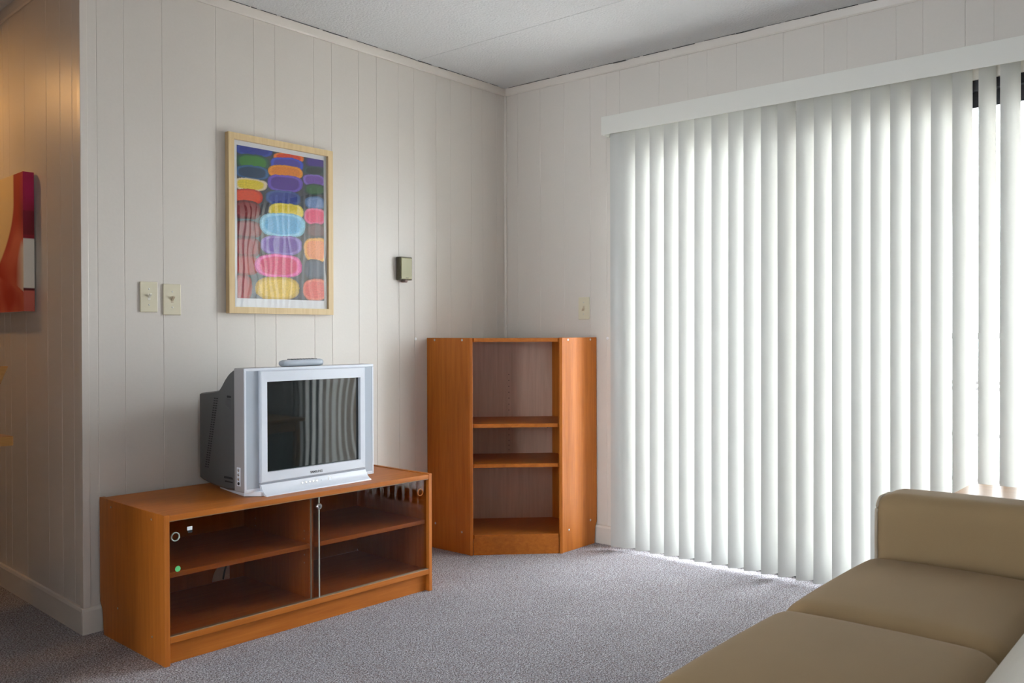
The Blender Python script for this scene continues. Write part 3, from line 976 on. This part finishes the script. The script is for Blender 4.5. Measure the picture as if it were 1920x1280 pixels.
# backs
k = 0.014
def back(pts, name='back_panel'):
    bm = bmesh.new()
    prism(bm, pts, (0, 0, BH - 0.02 - 0.098))
    return finish(name, bm, WOOD['z'], bk, world=True)
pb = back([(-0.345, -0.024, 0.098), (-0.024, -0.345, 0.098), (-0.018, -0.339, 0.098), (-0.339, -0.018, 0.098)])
pb.data.materials[0] = BACKSHEEN['z']
back([(-A_ + TH, -0.024, 0.098), (-0.345, -0.024, 0.098), (-0.345, -0.018, 0.098), (-A_ + TH, -0.018, 0.098)])
back([(-0.024, -A_ + TH, 0.098), (-0.024, -0.345, 0.098), (-0.018, -0.345, 0.098), (-0.018, -A_ + TH, 0.098)])
pc = Vector((-0.345, -0.024, 0)).lerp(Vector((-0.024, -0.345, 0)), 0.49)
for z in (0.672, 0.703, 0.735, 0.766, 0.797, 0.829, 0.860, 0.46, 0.485, 0.51, 0.54, 0.57):
    disc('peg_hole', (pc.x - 0.0002, pc.y - 0.0002, z), (-1, -1, 0), 0.0026, 0.0006, SHELLD, pb, 8, world=True)
for x, z in ((-0.25, 1.046), (-0.06, 1.046), (-0.062, 0.125), (-0.245, 0.106)):
    disc('screw', (-A_, x, z), (-1, 0, 0), 0.0055, 0.0018, SCREWM, bL, 12, world=True)
    disc('screw', (x, -A_, z), (0, -1, 0), 0.0055, 0.0018, SCREWM, bR, 12, world=True)
sp_ = P0 + FD * 0.375 - FN * 0.012
disc('shelf_pin', (sp_.x - 0.004, sp_.y - 0.004, 0.6185), (-1, -1, 0), 0.003, 0.004, CHROME, bk, 10, world=True)

# ------------------------------------------------------------------ framed print
PX0, PX1, PZ0, PZ1 = -1.757, -1.2289, 1.1639, 1.9014
pic = empty('framed_print', ((PX0 + PX1) / 2, -0.012, PZ0), 0, 'colourful pigment bowls print in pale wood frame on the grooved wall', 'picture')
fwid = 0.026
bm = bmesh.new()
for (a, b, c, d) in (((PX0, PZ0), (PX1, PZ0), (PX1 - fwid, PZ0 + fwid), (PX0 + fwid, PZ0 + fwid)),
                     ((PX0, PZ1), (PX0 + fwid, PZ1 - fwid), (PX1 - fwid, PZ1 - fwid), (PX1, PZ1)),
                     ((PX0, PZ0), (PX0 + fwid, PZ0 + fwid), (PX0 + fwid, PZ1 - fwid), (PX0, PZ1)),
                     ((PX1, PZ0), (PX1, PZ1), (PX1 - fwid, PZ1 - fwid), (PX1 - fwid, PZ0 + fwid))):
    prism(bm, [(q[0], -0.030, q[1]) for q in (a, b, c, d)], (0, 0.026, 0))
bmesh.ops.remove_doubles(bm, verts=bm.verts, dist=1e-5)
finish('frame', bm, PALE['z'], pic, world=True)
box('mount_board', PX0 + fwid, PX1 - fwid, -0.016, -0.006, PZ0 + fwid, PZ1 - fwid, MATB, pic, **W)
def colour_grid(name, nx, ny, pos, colf, parent, rough=0.6):
    """printed sheet: fine mesh whose colour attribute carries the printed picture"""
    verts = [pos(i / nx, j / ny) for j in range(ny + 1) for i in range(nx + 1)]
    if parent is not None:
        M = root_basis(parent).inverted()
        verts = [M @ Vector(v) for v in verts]
    faces = [(j * (nx + 1) + i, j * (nx + 1) + i + 1, (j + 1) * (nx + 1) + i + 1, (j + 1) * (nx + 1) + i) for j in range(ny) for i in range(nx)]
    me = bpy.data.meshes.new(name)
    me.from_pydata([tuple(v) for v in verts], [], faces)
    at = me.color_attributes.new('print', 'FLOAT_COLOR', 'POINT')
    buf = []
    for j in range(ny + 1):
        for i in range(nx + 1):
            buf.extend(colf(i / nx, j / ny))
    at.data.foreach_set('color', buf)
    m, nt, N, L_, B = new_mat(name + '_ink')
    an = N.new('ShaderNodeAttribute')
    an.attribute_name = 'print'
    L_.new(an.outputs['Color'], B.inputs['Base Color'])
    B.inputs['Roughness'].default_value = rough
    me.materials.append(m)
    o = bpy.data.objects.new(name, me)
    COL.objects.link(o)
    o.parent = parent
    return o
# bowls: centre and half size in a 527 x 941 tracing, colour, rim colour
bowls = [(255, 205, 105, 36, (44, 58, 150), (58, 84, 175)), (460, 245, 92, 28, (222, 66, 22), (240, 125, 35)), (638, 272, 78, 36, (74, 50, 140), (60, 50, 110)),
         (245, 275, 97, 46, (62, 130, 48), (42, 88, 66)), (450, 288, 102, 42, (72, 60, 160), (58, 84, 205)), (240, 340, 96, 42, (34, 66, 98), (52, 100, 150)),
         (620, 325, 66, 26, (30, 44, 46), (50, 80, 80)), (440, 335, 108, 41, (226, 130, 20), (240, 150, 24)), (230, 415, 95, 38, (226, 200, 40), (226, 206, 172)),
         (620, 385, 74, 36, (118, 78, 168), (142, 112, 204)), (435, 405, 110, 52, (80, 44, 140), (112, 82, 192)), (622, 440, 68, 34, (46, 92, 50), (40, 70, 60)),
         (215, 488, 84, 46, (226, 72, 26), (200, 50, 20)), (425, 495, 108, 46, (40, 60, 140), (60, 90, 150)), (625, 520, 68, 38, (122, 146, 190), (90, 120, 160)),
         (205, 570, 82, 58, (128, 20, 25), (100, 16, 20)), (440, 578, 106, 52, (226, 200, 46), (236, 214, 80)), (622, 605, 72, 50, (226, 48, 108), (230, 90, 140)),
         (205, 690, 86, 54, (126, 24, 30), (100, 18, 24)), (632, 690, 62, 40, (104, 74, 78), (84, 62, 66)), (418, 660, 139, 74, (84, 172, 220), (136, 208, 236)),
         (200, 800, 82, 62, (142, 26, 36), (112, 20, 28)), (410, 785, 128, 60, (104, 70, 166), (132, 104, 192)), (628, 810, 80, 74, (240, 150, 96), (242, 172, 84)),
         (195, 910, 74, 64, (166, 40, 42), (140, 32, 34)), (615, 930, 66, 62, (66, 82, 104), (56, 72, 92)), (390, 912, 143, 72, (220, 48, 108), (238, 92, 172)),
         (172, 1050, 56, 80, (170, 56, 58), (150, 46, 48)), (622, 1055, 82, 66, (226, 100, 90), (232, 120, 100)), (380, 1050, 134, 70, (230, 190, 60), (206, 168, 44))]
bowls = [(a, b, c, d, lin(*e), lin(*f)) for a, b, c, d, e, f in bowls]
BG1, BG2 = lin(40, 46, 58), lin(78, 80, 84)
def print_col(u, v):
    # v runs upward; the tracing runs downward
    w = 1 - v
    X = 155 - 12 * w + u * (527 + 7 * w)
    yt, yb = 172 + 90 * u, 1113 + 9 * u
    Y = yt + (yb - yt) * w
    nz = noise.noise(Vector((X * 0.02, Y * 0.02, 1.3)))
    nf = noise.noise(Vector((X * 0.12, Y * 0.16, 4.0)))
    X += 5 * nz; Y += 4 * noise.noise(Vector((X * 0.02, Y * 0.02, 9.1)))
    t = 0.5 + 0.5 * nz
    col = [BG1[i] * (1 - t) + BG2[i] * t for i in range(3)]
    best = 2
    for cx, cy, a, b, c1, c2 in bowls:
        # bowls lean with the tracing's perspective
        yy = Y - cy - (X - cx) * 0.09 * (1 - min(1, max(0, (cy - 172) / 900)))
        d = (abs((X - cx) / a) ** 3.0 + abs(yy / b) ** 2.6) ** (1 / 2.8)
        if d < 1.0 and d < best + 5:
            m = min(1, max(0, (d - 0.74) / 0.10))
            k = (1 + 0.22 * nf) * (1.0 if d < 0.93 else 0.75)
            col = [(c1[i] * (1 - m) + c2[i] * m) * k for i in range(3)]
    return (min(1, max(0, col[0])), min(1, max(0, col[1])), min(1, max(0, col[2])), 1)
prx0, prx1, prz0, prz1 = -1.7115, -1.2705, 1.227, 1.856
colour_grid('print_sheet', 190, 270, lambda u, v: (prx0 + (prx1 - prx0) * u, -0.0166, prz0 + (prz1 - prz0) * v), print_col, pic)
box('picture_glass', PX0 + fwid - 0.004, PX1 - fwid + 0.004, -0.0215, -0.0195, PZ0 + fwid - 0.004, PZ1 - fwid + 0.004, PICGLASS, pic, **W)

# ------------------------------------------------------------------ canvas in the dining nook
CZ0, CZ1 = 1.170, 1.718
cyn, cyf, cth = 0.470, 1.15, 0.040
cv = empty('canvas_picture', (hall_x(0.8) - 0.02, 0.8, CZ0), 0, 'unframed red and cream flower canvas on the dining nook wall', 'picture')
hd = Vector((HS, 1, 0)).normalized()
hn = Vector((-1, HS, 0)).normalized()
Cn = Vector((hall_x(cyn), cyn, 0)) + hn * 0.006
CL = cyf - cyn
bm = bmesh.new()
q = [Cn + hn * 0.001, Cn + hd * CL + hn * 0.001, Cn + hd * CL + hn * (cth - 0.001), Cn + hn * (cth - 0.001)]
q[0] += hd * 0.0015; q[3] += hd * 0.0015
prism(bm, [Vector((p.x, p.y, CZ0 + 0.001)) for p in q], (0, 0, CZ1 - CZ0 - 0.002))
finish('stretcher', bm, WHITEP, cv, world=True)
RED, CRIM, PINK, CREAM, WHT, DRED, MAG = lin(178, 52, 34), lin(140, 18, 34), lin(214, 112, 92), lin(240, 214, 160), lin(232, 226, 214), lin(90, 14, 14), lin(190, 30, 90)
def mixc(a, b, t):
    t = max(0, min(1, t))
    return [a[i] * (1 - t) + b[i] * t for i in range(3)]
def canvas_col(s, v):
    # s: metres along the unfolded sheet, 0 at the wall edge of the near side, cth at the fold
    n1 = noise.noise(Vector((s * 9, v * 5, 2.2)))
    f = s - cth
    if f < 0:                                     # wrapped side
        if v > 0.52: c = mixc(MAG, CRIM, 0.5 + n1 - 1.6 * (v - 0.75))
        elif v > 0.17: c = list(WHT[:3])
        else: c = mixc(PINK, CRIM, 0.25 + n1 * 0.3)
        if abs(v - 0.16) < 0.012: c = list(DRED[:3])
        if 0.55 < v < 0.72: c = mixc(c, DRED, 0.5)
    else:
        c = mixc(RED, MAG, 0.85 - f * 20 + n1 * 0.4)
        c = mixc(c, DRED, 0.6 * max(0, 1 - abs(v - 0.70) * 5) * max(0, 1 - f * 16))
        c = mixc(c, PINK, min(1, max(0, (0.66 + 0.10 * math.sin(f * 22) - v) * 5)) * (0.75 + n1))
        wl_ = 0.52 - 14 * max(0, f - 0.02) ** 1.6          # pale petal tip wrapping round the edge
        if 0.14 + f * 0.6 < v: c = mixc(c, WHT, min(1, max(0, (wl_ - v) * 16)) * max(0, 1 - f * 11))
        c = mixc(c, RED, max(0, f - 0.06) * 9 * max(0, 0.55 - v) * 2)
        if v < 0.13 + f * 0.5: c = mixc(mixc(PINK, RED, 0.45 + n1), c, (v - 0.11 - f * 0.5) * 40)
        cb = 0.112 + 0.9 * max(0, 0.80 - v) ** 1.9         # cream petal, curving away below
        c = mixc(c, CREAM, (f - cb) * 70 + 0.5)
        if f > 0.3: c = mixc(c, PINK, 0.5 + 0.5 * math.sin(f * 14 + v * 6))
    return (c[0], c[1], c[2], 1)
tot = cth + CL
def canvas_pos(u, v):
    s = u * tot
    p = Cn + hn * min(s, cth) + hd * max(0, s - cth)
    return (p.x, p.y, CZ0 + (CZ1 - CZ0) * v)
colour_grid('canvas_sheet', 144, 110, canvas_pos, lambda u, v: canvas_col(u * tot, v), cv, 0.7)

# ------------------------------------------------------------------ switches and wall box
def switch(name, x, z, w, h, plate_mat, tog_mat, label, face, up_):
    """face: 'y' on the television wall, 'x' on the door wall"""
    if face == 'y': e = empty(name, (x, -0.0005, z), 0)
    else: e = empty(name, (-0.0005, x, z), -math.pi / 2)
    tag(e, label, 'light switch', 'wall switches')
    bm = bmesh.new()
    cbox(bm, -w / 2, w / 2, -0.0065, 0, -h / 2, h / 2, 0.003, 3)
    pl = finish('plate', bm, plate_mat, e)
    box('toggle_slot', -0.0055, 0.0055, -0.0072, -0.0060, -0.0125, 0.0125, tog_mat, e, 0.0006, 1)
    bm = bmesh.new()
    s = 1 if up_ else -1
    prism(bm, [(-0.0042, -0.006, -0.006 * s), (-0.0042, -0.006, 0.006 * s), (-0.0042, -0.020, 0.014 * s), (-0.0042, -0.0215, 0.0085 * s)], (0.0084, 0, 0), bevel=0.001, seg=2)
    finish('toggle', bm, tog_mat, e)
    for zz in (-0.030, 0.030):
        disc('screw', (0, -0.0064, zz), (0, -1, 0), 0.003, 0.0012, SCREWM, pl, 12)
    return e
switch('light_switch', -2.0855, 1.2205, 0.070, 0.116, IVORY, IVORYW, 'ivory light switch with white toggle, nearest the wall end', 'y', True)
switch('light_switch', -1.9915, 1.213, 0.074, 0.120, IVORY, TAUPE, 'ivory light switch with worn tan toggle, nearest the framed print', 'y', True)
switch('light_switch', -0.540, 1.208, 0.070, 0.116, IVORY, TAUPE, 'ivory light switch above the corner bookcase, beside the blinds', 'x', False)
tb = empty('wall_thermostat', (-0.783, -0.0005, 1.396), 0, 'small olive gold wall thermostat box right of the framed print', 'thermostat')
bm = bmesh.new()
cbox(bm, -0.040, 0.040, -0.030, 0, -0.055, 0.058, 0.003, 2)
finish('case', bm, OLIVED, tb)
bm = bmesh.new()
cbox(bm, -0.036, 0.036, -0.034, -0.029, -0.051, 0.054, 0.003, 2)
cvx = finish('cover', bm, OLIVE, tb)
box('emblem', -0.006, 0.012, -0.0345, -0.0338, -0.046, -0.043, OLIVED, cvx)
bm = bmesh.new()
lathe(bm, (0.0, -0.016, -0.066), (0, 0, 1), [(0, 0), (0.014, 0), (0.0155, 0.002), (0.0155, 0.012), (0, 0.012)], 20)
tag(finish('knob', bm, plain('brown_knob', (0.16, 0.10, 0.08), 0.4), tb, smooth=True), 'brown round knob')
# filled screw holes at the height of the bookcase top
disc('filler_spot', (-0.693, -0.0002, 1.052), (0, -1, 0), 0.0075, 0.0008, WHITEP, wl, 12)
disc('filler_spot', (-0.0002, -0.685, 1.052), (-1, 0, 0), 0.0075, 0.0008, WHITEP, wr, 12)

# ------------------------------------------------------------------ sofa
sf = empty('sofa', (-2.0, -2.75, 0), 0, 'tan upholstered sofa with pale grey back facing the television', 'sofa')
SX0, SX1 = -2.985, -1.085
def soft(name, *a, mat=TAN, parent=sf, **k):
    bm = bmesh.new()
    pillow(bm, *a, **k)
    return finish(name, bm, mat, parent, world=True, smooth=True, angle=180)
soft('sofa_base', SX0 - 0.17, SX1 + 0.19, -3.05, -2.40, 0.07, 0.295, 0.02, n=6)
edges = [SX1, -1.715, -2.345, SX0]
for a, b in zip(edges, edges[1:]):
    soft('seat_cushion', b + 0.002, a - 0.002, -2.838, -2.335, 0.290, 0.425, 0.058, n=22, crown=0.022, side=0.012)
def arm(x0, x1):
    bm = bmesh.new()
    pillow(bm, x0, x1, -3.06, -2.352, 0.075, 0.602, 0.055, n=20, crown=0.006)
    o = finish('arm', bm, TAN, sf, world=True, smooth=True, angle=180)
    # piping round the front edge of the arm
    bm = bmesh.new()
    r = 0.055; c = 0.016
    pts = []
    xa, xb, zt = x0 + c, x1 - c, 0.602 - c
    pts.append((xa, -2.362, 0.10))
    for k in range(9):
        t = math.pi / 2 * k / 8
        pts.append((xa + 0.05 - 0.05 * math.cos(t), -2.362, zt - 0.05 + 0.05 * math.sin(t)))
    for k in range(9):
        t = math.pi / 2 * k / 8
        pts.append((xb - 0.05 + 0.05 * math.sin(t), -2.362, zt - 0.05 + 0.05 * math.cos(t)))
    pts.append((xb, -2.362, 0.10))
    tube(bm, pts, 0.005, 8)
    finish('piping', bm, TANP, o, world=True, smooth=True, angle=180)
arm(SX1, SX1 + 0.195)
arm(SX0 - 0.175, SX0)
# leaning back
bm = bmesh.new()
pillow(bm, SX0, SX1, -0.07, 0.07, 0.0, 0.50, 0.045, n=18)
bmesh.ops.transform(bm, matrix=Matrix.Translation((0, -2.868, 0.345)) @ Matrix.Rotation(math.radians(36), 4, 'X'), verts=bm.verts)
tag(finish('backrest', bm, GREYF, sf, world=True, smooth=True, angle=180), 'pale grey leaning back')
for x in (SX0 - 0.12, SX1 + 0.14):
    for y in (-3.0, -2.45):
        bm = bmesh.new()
        lathe(bm, (x, y, 0), (0, 0, 1), [(0, 0), (0.018, 0), (0.024, 0.075), (0, 0.075)], 14)
        finish('foot', bm, GREYD, sf, world=True, smooth=True)

# ------------------------------------------------------------------ end table between sofa and blinds
et = empty('end_table', (-0.54, -2.70, 0), 0, 'honey oak end table between the sofa arm and the blinds', 'table')
box('table_top', -0.835, -0.295, -2.96, -2.443, 0.515, 0.540, OAK['y'], et, 0.004, **W)
for a, b, c, d in ((-0.805, -0.325, -2.93, -2.912), (-0.805, -0.325, -2.491, -2.473), (-0.805, -0.787, -2.912, -2.491), (-0.343, -0.325, -2.912, -2.491)):
    box('apron', a, b, c, d, 0.445, 0.515, OAK['x'], et, 0.002, **W)
for x in (-0.81, -0.36):
    for y in (-2.935, -2.508):
        box('leg', x, x + 0.04, y, y + 0.04, 0, 0.514, OAK['z'], et, 0.003, **W)

# ------------------------------------------------------------------ counter stool at the left edge
st = empty('counter_stool', (-2.66, 0.53, 0), 0, 'honey oak counter stool with low slatted back beside the nook wall', 'stool')
SEZ = 0.700
box('seat', -2.86, -2.442, 0.330, 0.73, SEZ - 0.036, SEZ, OAK['x'], st, 0.004, **W)
bm = bmesh.new()
prism(bm, [(-2.460, 0.322, 0.962), (-2.500, 0.322, 0.868), (-2.802, 0.322, 0.868), (-2.842, 0.322, 0.962)], (0, 0.022, 0), bevel=0.003)
finish('backrest', bm, OAK['x'], st, world=True)
for sx in (-1, 1):
    bm = bmesh.new()
    cx_ = -2.651
    tube(bm, [(cx_ + sx * 0.128, 0.345, 0.89), (cx_ + sx * 0.105, 0.352, SEZ - 0.02)], 0.011, 10)
    finish('back_post', bm, OAK['z'], st, world=True, smooth=True)
    for y0, y1 in ((0.42, 0.40), (0.64, 0.66)):
        bm = bmesh.new()
        tube(bm, [(cx_ + sx * 0.10, (y0 + y1) / 2, SEZ - 0.037), (cx_ + sx * 0.115, y1, 0.0)], [0.018, 0.014], 12)
        finish('leg', bm, OAK['z'], st, world=True, smooth=True)
    bm = bmesh.new()
    tube(bm, [(cx_ + sx * 0.108, 0.405, 0.22), (cx_ + sx * 0.108, 0.655, 0.22)], 0.009, 10)
    finish('foot_rail', bm, OAK['y'], st, world=True, smooth=True)

# ------------------------------------------------------------------ hanging lamp over the dining nook
LX, LY, LZ = -2.86, 1.22, 2.23
lp = empty('pendant_lamp', (LX, LY, H), 0, 'small brass toned pendant lamp hanging in the dining nook', 'lamp')
bm = bmesh.new()
lathe(bm, (LX, LY, H), (0, 0, -1), [(0, 0), (0.055, 0), (0.055, 0.012), (0.02, 0.03), (0, 0.03)], 24)
finish('ceiling_rose', bm, SHADE, lp, world=True, smooth=True)
bm = bmesh.new()
tube(bm, [(LX, LY, H - 0.03), (LX, LY, LZ + 0.10)], 0.005, 8)
finish('stem', bm, SHADE, lp, world=True, smooth=True)
bm = bmesh.new()
lathe(bm, (LX, LY, LZ + 0.11), (0, 0, -1), [(0.02, 0), (0.05, 0.006), (0.11, 0.05), (0.125, 0.085), (0.122, 0.085), (0.107, 0.052), (0.048, 0.01), (0.02, 0.004), (0.02, 0)], 32)
finish('lamp_shade', bm, SHADE, lp, world=True, smooth=True)
mE, nt, N, L_, B = new_mat('glowing_bulb')
B.inputs['Emission Color'].default_value = (1, 0.62, 0.28, 1)
B.inputs['Emission Strength'].default_value = 40
bm = bmesh.new()
bmesh.ops.create_icosphere(bm, subdivisions=3, radius=0.032)
bmesh.ops.transform(bm, matrix=Matrix.Translation((LX, LY, LZ + 0.03)), verts=bm.verts)
finish('bulb', bm, mE, lp, world=True, smooth=True)
ld = bpy.data.lights.new('bulb_light', 'POINT')
ld.energy = LAMP
ld.color = (1.0, 0.52, 0.17)
ld.shadow_soft_size = 0.04
lo = bpy.data.objects.new('bulb_light', ld)
COL.objects.link(lo)
lo.parent = lp
lo.location = (0, 0, LZ + 0.03 - H)
